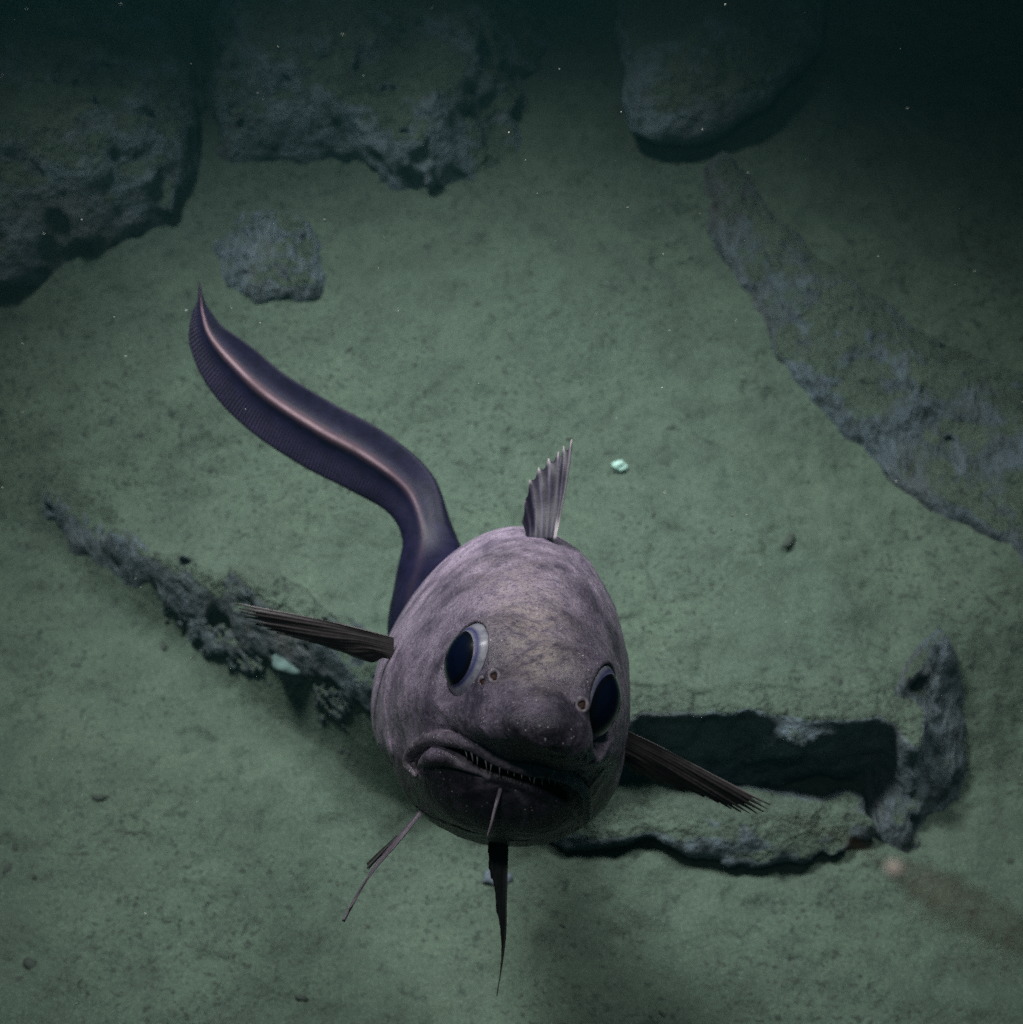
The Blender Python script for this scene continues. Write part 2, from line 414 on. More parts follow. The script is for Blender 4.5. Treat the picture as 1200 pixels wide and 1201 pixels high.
# ------------------------------------------------------------------ small things on the bottom
def ico(n=2):
    import bmesh
    bm = bmesh.new(); bmesh.ops.create_icosphere(bm, subdivisions=n, radius=1)
    V = np.array([v.co[:] for v in bm.verts]); Q = np.array([[v.index for v in f.verts] for f in bm.faces]); bm.free()
    return V, Q
IV, IQ = ico(3); IV2, IQ2 = ico(1)
def lump(name, px, py, r, mat, label, cat, squash=(1, 1, .7), seed=0, lift=0.3, rough=0.25, rot=0, group=None):
    g = gpt(px, py); V = IV * (1 + rough * fbm(IV * 1.8 + seed * 3, 3, seed))[:, None] * r * np.array(squash)
    o = link(name, mesh_np(name, V, IQ), mat); o.location = (g[0], g[1], g[2] + r * squash[2] * lift)
    o.rotation_euler = (0, 0, rot); o['label'] = label; o['category'] = cat
    if group: o['group'] = group
    return o
M_PALE = plain('pale_sponge', (0.26, 0.42, 0.36), 0.8, 0.2, 200, 0.5, 0.6, 0.003)
M_WHITE = plain('bleached_shell', (0.62, 0.62, 0.50), 0.6)
M_BLOB = plain('grey_green_sponge', (0.065, 0.10, 0.09), 0.8, bump=0.4)
M_DEB = plain('dark_detritus', (0.026, 0.036, 0.028), 0.9)
lump('sponge', 727, 549, 0.010, M_PALE, 'small bright mint green sponge right of the dorsal fin', 'sponge', (1.1, .8, .8), 1, 0.6, 0.45)
lump('shell', 895, 291, 0.010, M_WHITE, 'tiny white shell fragment lying on the upper rock ridge', 'shell', (.6, 1.2, .6), 2, 3.0, 0.2, 0.5)
lump('sponge', 913, 975, 0.020, M_BLOB, 'round pale sponge knob below the right pectoral fin tip', 'sponge', (.9, 1, .8), 3, 1.2, 0.12)
lump('sponge', 346, 774, 0.024, plain('dull_sponge', (0.075, 0.12, 0.11), 0.9, 0.1, 40, 0.5, 0.6, 0.004), 'pale grey-green knob under the left pectoral fin', 'sponge', (1.2, 1, .45), 4, 0.3, 0.3)
lump('stone', 583, 1030, 0.015, plain('blue_grey_stone', (0.06, 0.08, 0.095), 0.8), 'small blue-grey stone on mud behind the pelvic fins', 'stone', (1.2, .8, .6), 5, 0.4)
rng = random.Random(7)
dm = []
for k in range(5):
    V = IV2 * (1 + 0.5 * fbm(IV2 * 2 + k * 9, 3, k))[:, None] * np.array([1.3, .8, .35])
    me = mesh_np('debris', V, IQ2); me.materials.append(M_DEB); dm.append(me)
spots = [(1145, 240, 9), (1125, 244, 6), (925, 634, 16), (190, 758, 13), (355, 1170, 11), (35, 1130, 18), (25, 1150, 12), (1100, 460, 8), (812, 718, 7),
         (1010, 790, 10), (983, 800, 9), (118, 935, 12), (1125, 1135, 11), (1155, 1022, 9), (1185, 1010, 9), (1030, 1100, 8), (20, 990, 13), (8, 1020, 12),
         (40, 1025, 10), (560, 355, 7), (667, 515, 9), (720, 660, 8), (610, 280, 8), (410, 410, 14), (60, 385, 10), (90, 1110, 8), (95, 905, 9), (180, 915, 8)]
for _ in range(70):
    spots.append((rng.uniform(0, 1200), rng.uniform(250, 1195), rng.uniform(3, 7)))
for px, py, s in spots:
    g = gpt(px, py); o = bpy.data.objects.new('debris', rng.choice(dm)); COL.objects.link(o)
    r = s * 0.00115 * 0.5; o.scale = (r * rng.uniform(.8, 1.5), r, r); o.rotation_euler = (rng.uniform(-.3, .3), rng.uniform(-.3, .3), rng.uniform(0, 3.1))
    o.location = (g[0], g[1], g[2] + 0.15 * r); o['category'] = 'debris'
    o['label'] = 'tiny dark scrap of debris lying on the green mud'; o['group'] = 'dark scraps of debris on the seafloor'

# ------------------------------------------------------------------ FISH
FO = pw(592, 810, 1.15)                                        # the fish stands at this point of the water
fish = thing('fish', FO, 'purple-grey deep-sea fish swimming head-on with its long dark tail curling up to the left', 'fish')
def rel(Pc): return c2w(Pc) - FO

# stations: depth, centre px, half width, half height up, half height down, roll (deg)
ST = np.array([
    [0.998, 634, 860,  20,  16,  10, 13],
    [1.002, 634, 859,  36,  26,  17, 13],
    [1.010, 633, 857,  53,  38,  25, 13],
    [1.022, 630, 854,  69,  53,  34, 13],
    [1.040, 626, 850,  87,  73,  45, 13],
    [1.060, 620, 844, 104,  96,  60, 13],
    [1.090, 612, 836, 121, 124,  84, 13],
    [1.120, 605, 828, 132, 148, 110, 13],
    [1.160, 599, 818, 142, 173, 140, 13],
    [1.220, 593, 808, 148, 189, 162, 13],
    [1.300, 590, 800, 147, 185, 168, 12],
    [1.380, 582, 790, 134, 165, 150, 10],
    [1.450, 570, 780, 108, 128, 118,  6],
    [1.500, 562, 772,  82,  95,  92,  3],
    [1.540, 556, 768,  50,  60,  60,  0]])
ST[:, 0] = np.where(ST[:, 0] < 1.30, 1.0 + (ST[:, 0] - 1.0) * 1.55, 1.465 + (ST[:, 0] - 1.30) * 0.75)
K = TF / 600
def body_f(p):
    x, y, z = p[:, 0], p[:, 1], p[:, 2]
    s = [np.interp(z, ST[:, 0], ST[:, i]) for i in range(1, 7)]
    cx = (s[0] - 600) * K * z; cy = (600 - s[1]) * K * z
    hw = s[2] * K * z; hu = s[3] * K * z; hd = s[4] * K * z
    r = np.radians(s[5]); dx = x - cx; dy = y - cy
    a = dx * np.cos(r) - dy * np.sin(r); b = dx * np.sin(r) + dy * np.cos(r)
    hb = np.where(b > 0, hu, hd)
    # a touch narrower crown, fuller cheeks
    hw = hw * (1 - 0.165 * np.clip(b / hu, -0.5, 1))
    k = (np.abs(a / hw) ** 2.15 + np.abs(b / hb) ** 2.0) ** (1 / 2.08)
    f = (k - 1) * np.minimum(hw, hb)
    # slope correction near the snout, where the section changes quickly with depth
    g = np.interp(z, [1.0, 1.03, 1.09, 1.18, 1.3], [0.42, 0.55, 0.75, 0.9, 1.0])
    f = f * g
    f = np.where(z < ST[0, 0], np.maximum(f, (ST[0, 0] - z)), f)
    return np.where(z > ST[-1, 0], np.maximum(f, z - ST[-1, 0]), f)
def ell(p, c, r, rollz=0.0, tiltx=0.0):
    q = p - c; a = math.radians(rollz); X = q[:, 0] * math.cos(a) - q[:, 1] * math.sin(a); Y = q[:, 0] * math.sin(a) + q[:, 1] * math.cos(a); Z = q[:, 2]
    b = math.radians(tiltx); Y, Z = Y * math.cos(b) - Z * math.sin(b), Y * math.sin(b) + Z * math.cos(b)
    r = np.array(r); k0 = np.sqrt((X / r[0]) ** 2 + (Y / r[1]) ** 2 + (Z / r[2]) ** 2); k1 = np.sqrt((X / r[0]**2) ** 2 + (Y / r[1]**2) ** 2 + (Z / r[2]**2) ** 2)
    return k0 * (k0 - 1) / np.maximum(k1, 1e-6)
def tube(p, pts, rad):
    d = np.full(len(p), 1e3); rad = np.broadcast_to(rad, (len(pts),))
    for i in range(len(pts) - 1):
        a = pts[i]; e = pts[i + 1] - a; w = p - a; t = np.clip((w @ e) / (e @ e), 0, 1)
        d = np.minimum(d, np.sqrt(((w - t[:, None] * e) ** 2).sum(1)) - (rad[i] + (rad[i + 1] - rad[i]) * t))
    return d
def stage1(p):
    f = body_f(p)
    jaw = ell(p, pc(590, 898, 1.175), (0.070, 0.053, 0.098), 10, -8)
    f = smin(f, jaw, 0.014)
    thr = ell(p, pc(594, 885, 1.28), (0.092, 0.068, 0.14), 6)
    f = smin(f, thr, 0.012)
    # two raised snout corners and a brow
    f = smin(f, ell(p, pc(640, 850, 1.003), (0.009, 0.007, 0.008)), 0.008)
    f = smin(f, ell(p, pc(612, 843, 1.012), (0.009, 0.007, 0.008)), 0.008)
    return f
def surf(px, py, f=stage1, z0=0.96, z1=1.5, out=0.0):
    z = np.arange(z0, z1, 0.0005); P = np.stack([(px - 600) * K * z, (600 - py) * K * z, z], 1)
    v = f(P); k = int(np.argmax(v < 0)) if (v < 0).any() else len(z) - 1
    q = P[k]
    if out:
        e = 0.001; n = np.array([f((q + d)[None])[0] - f((q - d)[None])[0] for d in np.eye(3) * e]); n /= np.linalg.norm(n)
        q = q + n * out
    return q
def curve(pts, n):
    pts = np.array(pts, float); t = np.linspace(0, len(pts) - 1, n); o = []
    for u in t:
        i = min(int(u), len(pts) - 2); s = u - i
        p0 = pts[max(i - 1, 0)]; p1 = pts[i]; p2 = pts[i + 1]; p3 = pts[min(i + 2, len(pts) - 1)]
        o.append(0.5 * ((2 * p1) + (p2 - p0) * s + (2 * p0 - 5 * p1 + 4 * p2 - p3) * s * s + (3 * p1 - p0 - 3 * p2 + p3) * s ** 3))
    return np.array(o)
EYES = []      # centre, normal, ball radius
RB = 0.0345; EA = 0.86
nl = np.array([-0.82, 0.33, -0.46]); nl /= np.linalg.norm(nl)
nr = np.array([0.93, -0.16, -0.40]); nr /= np.linalg.norm(nr)
el = surf(547, 772); er = surf(704, 824)
EYES = [(el - nl * 0.0235, nl), (er - nr * 0.0230, nr)]

UL = [(491, 908), (484, 892), (491, 876), (510, 866), (536, 864), (560, 871), (588, 886), (622, 898), (652, 904), (672, 914), (683, 930), (684, 948), (678, 962)]
LL = [(497, 897), (507, 889), (521, 886), (538, 890), (553, 898), (568, 906)]
GAP = [(500, 898), (530, 872), (552, 882), (580, 897), (612, 909), (640, 918), (656, 929), (664, 943)]
ulp = np.array([surf(a, b, out=0.0028) for a, b in curve(UL, 30)])
llp = np.array([surf(a, b, out=0.003) for a, b in curve(LL, 14)])
def smooth_z(P, n=4):
    P = P.copy()
    for _ in range(n): P[1:-1, 2] = (P[:-2, 2] + 2 * P[1:-1, 2] + P[2:, 2]) / 4
    return P
ulp = smooth_z(ulp); llp = smooth_z(llp)
gap = smooth_z(np.array([surf(a, b + 3, out=-0.002) for a, b in curve(GAP[1:], 18)]))
CH1 = smooth_z(np.array([surf(a, b, out=-0.0004) for a, b in curve([(505, 950), (530, 935), (560, 923), (590, 920), (606, 928), (616, 945), (614, 970)], 16)]))
LR = smooth_z(np.array([surf(a, b, out=0.0) for a, b in curve([(572, 909), (590, 913), (615, 922), (645, 935), (664, 948), (674, 958)], 16)]))
CH2 = smooth_z(np.array([surf(a, b, out=0.0) for a, b in curve([(470, 915), (500, 925), (540, 918), (580, 912), (640, 935), (668, 955)], 16)]))
FOLD = smooth_z(np.array([surf(a, b, out=0.0) for a, b in curve([(460, 893), (472, 925), (495, 950), (530, 966), (575, 980), (620, 985)], 16)]))
GILL = smooth_z(np.array([surf(a, b, out=0.0005) for a, b in curve([(470, 750), (455, 790), (453, 840), (463, 890)], 12)]))
def fish_f(p):
    f = stage1(p)
    m = (p[:, 2] < 1.42)
    f[m] = f[m] + 0.0010 * fbm(p[m] * 48, 3, 4) + 0.00022 * fbm(p[m] * 320, 2, 8)
    gr = np.interp(np.linspace(0, 1, len(gap)), [0, 0.15, 0.8, 1], [0.5, 1.0, 0.9, 0.45])
    near = (p[:, 2] < 1.30) & (f < 0.034) & (f > -0.035)
    q = p[near]
    if len(q):
        g = f[near]
        cav = np.minimum(tube(q, gap + np.array([0, 0, 0.004]), gr * 0.0062), tube(q, gap + np.array([0, -0.002, 0.013]), gr * 0.0085))
        g = smax(g, -cav, 0.0025)
        rad = np.interp(np.linspace(0, 1, len(ulp)), [0, .08, .3, .5, .62, .8, .95, 1], [.0018, .0046, .0054, .0052, .0040, .0042, .0048, .0014])
        g = smin(g, tube(q, ulp, rad), 0.0022)
        rad = np.interp(np.linspace(0, 1, len(llp)), [0, .3, .6, 1], [.002, .0068, .0058, .0012])
        g = smin(g, tube(q, llp, rad), 0.0016)
        crease = tube(q, ulp + np.array([0, 0.0062, 0.0]), 0.0008); g = smax(g, -crease, 0.0025)
        g = smax(g, -tube(q, GILL, 0.0008), 0.004)
        g = smin(g, tube(q, CH1, 0.0022), 0.003)
        g = smax(g, -tube(q, FOLD, 0.0020), 0.003)
        g = smin(g, tube(q, LR, 0.0034), 0.002)
        for c, n in EYES:
            dd = np.linalg.norm(q - c, axis=1)
            g = smin(g, dd - (RB + 0.0026), 0.010)
            co = ((q - c) @ n) / np.maximum(dd, 1e-6); an = np.arccos(np.clip(co, -1, 1))
            g = smax(g, -np.maximum(dd - (RB + 0.035), (an - EA) * RB), 0.0012)
            g = smax(g, -(dd - (RB + 0.0003)), 0.0004)
        for c in (NA, NB, ND):
            g = smin(g, np.linalg.norm(q - c[0], axis=1) - c[1], 0.003)
            g = smax(g, -(np.linalg.norm(q - c[0] - np.array([0, 0, -c[1] * 0.75]), axis=1) - c[1] * 0.62), 0.0008)
        f[near] = g
    return f
NA = (surf(578, 792, out=-0.001), 0.0062); NB = (surf(566, 797, out=-0.002), 0.0048); ND = (surf(681, 826, out=0.000), 0.0066)

def mat_skin():
    t = NT('fish_skin'); P = t.n('ShaderNodeTexCoord').outputs['Object']
    a = t.noise(P, 16, 5, 0.62); b = t.noise(P, 95, 5, 0.7); c = t.noise(P, 420, 3, 0.7)
    mp = t.n('ShaderNodeMapping', i_Vector=P); mp.inputs['Rotation'].default_value = (0, math.radians(-20), 0); mp.inputs['Scale'].default_value = (4.0, 1.0, 0.7)
    st = t.noise(mp.outputs[0], 120, 4, 0.65)
    a2 = t.noise(P, 42, 4, 0.6)
    base = t.mix(t.ramp(t.math('ADD', t.math('MULTIPLY', a, 0.6), t.math('MULTIPLY', a2, 0.4)), [(0.40, 0.0), (0.60, 1.0)]), (0.090, 0.070, 0.110), (0.37, 0.295, 0.39))
    base = t.mix(t.math('MULTIPLY', t.attr('warm'), t.ramp(b, [(0.38, 0.15), (0.6, 0.9)])), base, (0.56, 0.46, 0.42))
    base = t.mix(t.ramp(st, [(0.60, 0.0), (0.70, 0.45)]), base, (0.46, 0.39, 0.44))
    base = t.mix(t.ramp(c, [(0.32, 0.7), (0.52, 0.0)]), base, (0.055, 0.042, 0.062))
    base = t.mix(t.ramp(b, [(0.3, 0.35), (0.48, 0.0)]), base, (0.060, 0.045, 0.070))
    base = t.mix(t.math('MULTIPLY', t.attr('snoutpig_chinshade'), t.ramp(b, [(0.35, 1.0), (0.7, 0.6)])), base, (0.022, 0.018, 0.024))
    base = t.mix(t.attr('pig_undershade'), base, (0.014, 0.011, 0.015))  # dark mouth gap and painted under-snout shade over the skin
    base = t.mix(t.attr('lip'), base, t.mix(t.ramp(b, [(0.35, 0.0), (0.62, 1.0)]), (0.075, 0.060, 0.085), (0.30, 0.25, 0.28)))
    vo = t.n('ShaderNodeTexVoronoi', i_Vector=P, i_Scale=190.0, i_Randomness=1.0).outputs['Distance']
    keep = t.ramp(t.noise(P, 60, 2), [(0.46, 0.0), (0.54, 1.0)])
    dots = t.math('MULTIPLY', t.ramp(vo, [(0.08, 1.0), (0.15, 0.0)]), keep)
    base = t.mix(t.math('MULTIPLY', dots, t.attr('face')), base, (0.75, 0.68, 0.66))
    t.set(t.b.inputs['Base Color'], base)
    t.set(t.b.inputs['Roughness'], t.math('ADD', t.math('MULTIPLY', b, 0.35), 0.24))
    t.b.inputs['Specular IOR Level'].default_value = 0.6
    n1 = t.bump(b, 0.5, 0.0026); n2 = t.bump(t.math('ADD', c, st), 0.6, 0.0014, n1)
    t.set(t.b.inputs['Normal'], n2)
    return t.m
M_SKIN = mat_skin()

def build_body():
    h = 0.00125
    lo = (-0.132, -0.320, 0.985); hi = (0.118, 0.012, 1.66)
    vals, org = grid_eval(fish_f, lo, hi, h, tf=1.9)
    V, Q = surface_nets(vals, org, h)
    # smooth the back, keep the face
    px = V[:, 0] / (V[:, 2] * K) + 600; py = 600 - V[:, 1] / (V[:, 2] * K)
    me = mesh_np('body', rel(V), Q[:, ::-1])
    z = V[:, 2]
    g = lambda cx, cy, sx, sy: np.exp(-((px - cx) / sx) ** 2 - ((py - cy) / sy) ** 2)
    warm = (0.9 * g(622, 742, 42, 48) + 0.25 * g(600, 680, 60, 50) + 0.5 * g(645, 788, 36, 26)) * (z < 1.3)
    fattr(me, 'warm', np.clip(warm, 0, 1))
    fattr(me, 'face', np.clip(sstep(z, 1.22, 1.12) if False else 1 - sstep(z, 1.12, 1.22), 0, 1))
    q = V
    lipd = np.minimum(tube(q, ulp, 0.004), tube(q, llp, 0.004))
    fattr(me, 'lip', np.maximum(1 - sstep(lipd, 0.0003, 0.0022), 0.6 * (1 - sstep(tube(q, CH1, 0.001), 0.0006, 0.003))))
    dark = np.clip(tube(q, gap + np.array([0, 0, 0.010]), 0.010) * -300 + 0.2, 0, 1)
    under = sstep(py + 10 * vnoise(V * 90, 3), 858, 880) * (1 - sstep(py, 912, 925)) * sstep(px, 575, 610) * (1 - sstep(px, 655, 680)) * (z < 1.15)  # shade below the snout painted into the skin, along with dark pigment
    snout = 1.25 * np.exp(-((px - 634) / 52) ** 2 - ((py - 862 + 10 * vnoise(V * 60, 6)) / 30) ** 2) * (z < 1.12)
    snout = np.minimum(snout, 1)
    fattr(me, 'snoutpig_chinshade', snout + (1 - snout) * sstep(py - 0.13 * (px - 590) + 8 * vnoise(V * 70, 5), 885, 905) * (z < 1.5))  # dark snout pigment, plus shade on the chin painted into the colour
    fattr(me, 'pig_undershade', np.clip(dark + 0.85 * under, 0, 1) * (lipd > 0.001))
    return me, V, Q
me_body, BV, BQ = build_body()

# --- tail: stations (px, py, z, half height px, centre thickness m, U, round 0..1)
TS = [
    (566, 788, 1.53, 86, 0.045, (0.1, 1.0, 0.0), 1.0),
    (524, 760, 1.60, 84, 0.038, (0.3, 0.95, -0.1), 1.0),
    (511, 718, 1.65, 74, 0.036, (0.6, 0.75, -0.2), 1.0),
    (507, 674, 1.69, 50, 0.026, (0.85, 0.50, -0.25), 1.0),
    (501, 624, 1.715, 31, 0.018, (0.94, 0.34, -0.15), 0.9),
    (479, 576, 1.73, 35, 0.013, (0.80, 0.60, -0.05), 0.6),
    (430, 540, 1.73, 40, 0.0095, (0.52, 0.84, 0.0), 0.3),
    (372, 509, 1.73, 41, 0.0080, (0.54, 0.84, 0.0), 0.1),
    (312, 470, 1.73, 39, 0.0068, (0.60, 0.80, 0.0), 0.0),
    (271, 431, 1.73, 35, 0.0055, (0.72, 0.70, 0.0), 0.0),
    (245, 397, 1.73, 24, 0.0042, (0.86, 0.52, 0.0), 0.0),
    (237, 370, 1.73, 13, 0.0030, (0.95, 0.3, 0.0), 0.0),
    (236, 352, 1.73, 4.0, 0.0014, (0.97, 0.2, 0.0), 0.0),
    (234, 330, 1.73, 0.8, 0.0006, (1, 0.0, 0.0), 0.0)]
def build_tail():
    N = 170; A = 56
    C = curve([pc(a, b, z) for a, b, z, *_ in TS], N)
    prm = curve([(hh * K * z, th, *u, rd) for _, _, z, hh, th, u, rd in TS], N)
    T = np.gradient(C, axis=0); T /= np.linalg.norm(T, axis=1)[:, None]
    U = prm[:, 2:5]; U = U - (U * T).sum(1)[:, None] * T; U /= np.linalg.norm(U, axis=1)[:, None]
    S = np.cross(T, U)
    arc = np.concatenate([[0], np.cumsum(np.linalg.norm(np.diff(C, axis=0), axis=1))])
    ang = np.linspace(0, 2 * np.pi, A, endpoint=False)
    V = []; vs = []; ss = []
    for i in range(N):
        h = prm[i, 0]; th = prm[i, 1]; rd = np.clip(prm[i, 5], 0, 1)
        v = np.cos(ang); edge = np.sin(ang)
        # centre of the muscle sits nearer the upper margin
        vc = v - 0.18 * (1 - rd)
        flat = th * (0.86 * np.exp(-(vc / 0.22) ** 2) + 0.10) + 0.0006
        b = rd * th * edge + (1 - rd) * np.sign(edge) * flat * np.minimum(1, np.abs(edge) * 3.0)
        wav = 0.0008 * math.sin(arc[i] * 70) * (v ** 2) * (1 - rd)
        V.append(C[i] + U[i] * (v * h)[:, None] + S[i] * (b + wav)[:, None]); vs.append(v); ss.append(np.full(A, arc[i]))
    V = np.concatenate(V); vs = np.concatenate(vs); ss = np.concatenate(ss)
    i = np.arange(N * A).reshape(N, A); j = np.roll(i, -1, axis=1)
    Q = np.stack([i[:-1], j[:-1], j[1:], i[1:]], -1).reshape(-1, 4)
    me = mesh_np('tail', rel(V), Q)
    rd = np.repeat(np.clip(prm[:, 5], 0, 1), A)
    fattr(me, 'v', vs); fattr(me, 's', ss); fattr(me, 'flat', 1 - rd)
    return me, arc[-1]
def mat_tail():
    t = NT('tail_skin'); P = t.n('ShaderNodeTexCoord').outputs['Object']
    v = t.attr('v'); s = t.attr('s'); fl = t.attr('flat')
    b = t.noise(P, 60, 5, 0.65)
    base = t.mix(t.ramp(b, [(0.3, 0.0), (0.7, 1.0)]), (0.002, 0.002, 0.009), (0.008, 0.0065, 0.024))
    vc = t.math('ABSOLUTE', t.math('SUBTRACT', v, t.math('MULTIPLY', fl, 0.18)))
    core_sheen = t.math('MULTIPLY', t.ramp(vc, [(0.0, 1.0), (0.075, 0.0)]), t.ramp(t.noise(P, 28, 3), [(0.35, 0.35), (0.65, 1.0)]))  # pink highlight on the muscle ridge, painted into the colour
    ridge = t.ramp(t.math('ADD', vc, t.math('MULTIPLY', t.math('SUBTRACT', b, 0.5), 0.12)), [(0.02, 1.0), (0.20, 0.0)])
    base = t.mix(t.math('MULTIPLY', ridge, t.math('ADD', t.math('MULTIPLY', fl, 0.55), 0.06)), base, (0.14, 0.085, 0.095))
    base = t.mix(t.math('MULTIPLY', core_sheen, t.math('MULTIPLY', fl, 0.8)), base, (0.36, 0.26, 0.29))
    # fin rays slanting out from the muscle
    ph = t.math('ADD', t.math('MULTIPLY', s, 1750.0), t.math('MULTIPLY', t.math('ABSOLUTE', v), 9.0))
    ray = t.math('MULTIPLY', t.math('ADD', t.math('SINE', ph), 1.0), 0.5)
    out = t.math('MULTIPLY', t.ramp(t.math('MULTIPLY', v, -1.0), [(0.25, 0.0), (0.5, 1.0)]), fl)
    rr = t.math('MULTIPLY', ray, out)
    base = t.mix(t.math('MULTIPLY', rr, 0.6), base, (0.032, 0.026, 0.048))
    base = t.mix(t.ramp(t.math('ABSOLUTE', v), [(0.93, 0.0), (0.99, 0.7)]), base, (0.012, 0.010, 0.016))
    t.set(t.b.inputs['Base Color'], base); t.b.inputs['Roughness'].default_value = 0.46
    t.b.inputs['Specular IOR Level'].default_value = 0.13
    n1 = t.bump(rr, 0.8, 0.0016); n2 = t.bump(t.noise(P, 240, 4, 0.7), 0.35, 0.0010, n1)
    t.set(t.b.inputs['Normal'], n2)
    return t.m
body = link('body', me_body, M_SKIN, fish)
me_tail, tlen = build_tail()
tail = link('tail', me_tail, mat_tail(), fish); tail['label'] = 'long dark purple ribbon tail with a pink highlight painted along its midline'

# --- eyes
def mat_iris():
    t = NT('silver_iris'); P = t.n('ShaderNodeTexCoord').outputs['Object']
    a = t.noise(P, 130, 4, 0.7); r = t.attr('rim')
    c = t.mix(t.ramp(a, [(0.3, 0.0), (0.7, 1.0)]), (0.16, 0.16, 0.22), (0.46, 0.45, 0.50))
    c = t.mix(r, c, (0.05, 0.05, 0.20))
    t.set(t.b.inputs['Base Color'], c); t.b.inputs['Roughness'].default_value = 0.55; t.b.inputs['Metallic'].default_value = 0.0
    t.b.inputs['Coat Weight'].default_value = 0.3; t.b.inputs['Coat Roughness'].default_value = 0.2
    t.set(t.b.inputs['Normal'], t.bump(a, 0.25, 0.0006)); return t.m
def mat_pupil():
    t = NT('dark_blue_pupil'); P = t.n('ShaderNodeTexCoord').outputs['Object']
    lens = t.attr('lens'); a = t.noise(P, 150, 3, 0.6)
    c = t.mix(lens, (0.004, 0.004, 0.010), t.mix(a, (0.002, 0.003, 0.016), (0.004, 0.007, 0.032)))
    t.set(t.b.inputs['Base Color'], c); t.b.inputs['Roughness'].default_value = 0.22
    t.b.inputs['Coat Weight'].default_value = 0.35; t.b.inputs['Coat Roughness'].default_value = 0.12; return t.m
M_IRIS = mat_iris(); M_PUP = mat_pupil()
def cap(c, n, R, a0, a1, nr_=24, na=64, bulge=0.0, off=(0, 0)):
    n = n / np.linalg.norm(n); e1 = np.cross(n, [0, 1, 0]); e1 /= np.linalg.norm(e1); e2 = np.cross(n, e1)
    V = []; rr = []
    for i in range(nr_ + 1):
        a = a0 + (a1 - a0) * i / nr_
        for j in range(na):
            ph = 2 * math.pi * j / na
            rad = R * (1 + bulge * (1 - (i / nr_) ** 2))
            V.append(c + rad * (math.cos(a) * n + math.sin(a) * (math.cos(ph) * e1 + math.sin(ph) * e2))); rr.append(i / nr_)
    idx = np.arange((nr_ + 1) * na).reshape(-1, na); j = np.roll(idx, -1, 1)
    Q = np.stack([idx[:-1], j[:-1], j[1:], idx[1:]], -1).reshape(-1, 4)
    return np.array(V), Q, np.array(rr)
for k, (c, n) in enumerate(EYES):
    V, Q, rr = cap(c, n, RB, 0.001, 2.6, 60)
    me = mesh_np('eye', rel(V), Q); ang = rr * 2.6
    fattr(me, 'rim', (1 - sstep(np.abs(ang - (0.64 if k == 0 else 0.72)), 0.0, 0.09)))
    eye = link('eye', me, M_IRIS, fish)
    pa = 0.58 if k == 0 else 0.66
    n2 = n + (np.array([-0.02, -0.03, 0.0]) if k == 0 else np.array([-0.06, 0.0, -0.10]))
    V, Q, rr = cap(c, n2, RB + 0.0006, 0.001, pa, 30, bulge=0.03)
    me = mesh_np('pupil', rel(V), Q); fattr(me, 'lens', 1 - sstep(rr, 0.78, 0.86))
    link('pupil', me, M_PUP, eye)

# --- nostrils, teeth, barbel
def ring(c, n, R, r, na=28, nb=10, sy=1.2):
    n = n / np.linalg.norm(n); e1 = np.cross(n, [0, 1, 0]); e1 /= np.linalg.norm(e1); e2 = np.cross(n, e1)
    V = []
    for i in range(na):
        a = 2 * math.pi * i / na; d = math.cos(a) * e1 + math.sin(a) * e2 * sy
        for j in range(nb):
            b = 2 * math.pi * j / nb; rr = r * (1 + 0.25 * math.sin(3 * a + 1))
            V.append(c + d * (R + rr * math.cos(b)) + n * rr * math.sin(b))
    i = np.arange(na * nb).reshape(na, nb); a = np.roll(i, -1, 0); 
    Q = np.stack([i, np.roll(i, -1, 1), np.roll(a, -1, 1), a], -1).reshape(-1, 4)
    return np.array(V), Q
M_RIM = plain('pale_nostril_rim', (0.30, 0.25, 0.28), 0.35, 0.5, 300)
M_HOLE = plain('rusty_nostril_lining', (0.13, 0.07, 0.05), 0.6)
for (c, R), n in ((NA, (0.1, 0.2, -1)), (NB, (-0.3, 0.1, -0.9)), (ND, (0.15, 0.1, -1))):
    n = np.array(n, float); n /= np.linalg.norm(n)
    V, Q = ring(c + n * R * 0.75, n, R * 0.55, R * 0.20)
    nost = link('nostril', mesh_np('nostril', rel(V), Q), M_RIM, fish)
    V, Q, _ = cap(c - n * R * 0.0, n, R * 0.62, 0.001, 1.4, 8, 24)
    link('nostril_lining', mesh_np('nostril_lining', rel(V), Q), M_HOLE, nost)
def taper_tube(P, rad, na=10):
    P = np.array(P, float); T = np.gradient(P, axis=0); T /= np.linalg.norm(T, axis=1)[:, None]
    ref = np.array([0.3, 0.2, 1.0]); V = []
    for i in range(len(P)):
        e1 = np.cross(T[i], ref); e1 /= np.linalg.norm(e1); e2 = np.cross(T[i], e1)
        for j in range(na):
            a = 2 * math.pi * j / na; V.append(P[i] + rad[i] * (math.cos(a) * e1 + math.sin(a) * e2))
    i = np.arange(len(P) * na).reshape(-1, na); j = np.roll(i, -1, 1)
    Q = np.stack([i[:-1], j[:-1], j[1:], i[1:]], -1).reshape(-1, 4)
    return np.array(V), Q
M_TOOTH = plain('translucent_tooth', (0.34, 0.32, 0.32), 0.3, 0.5)
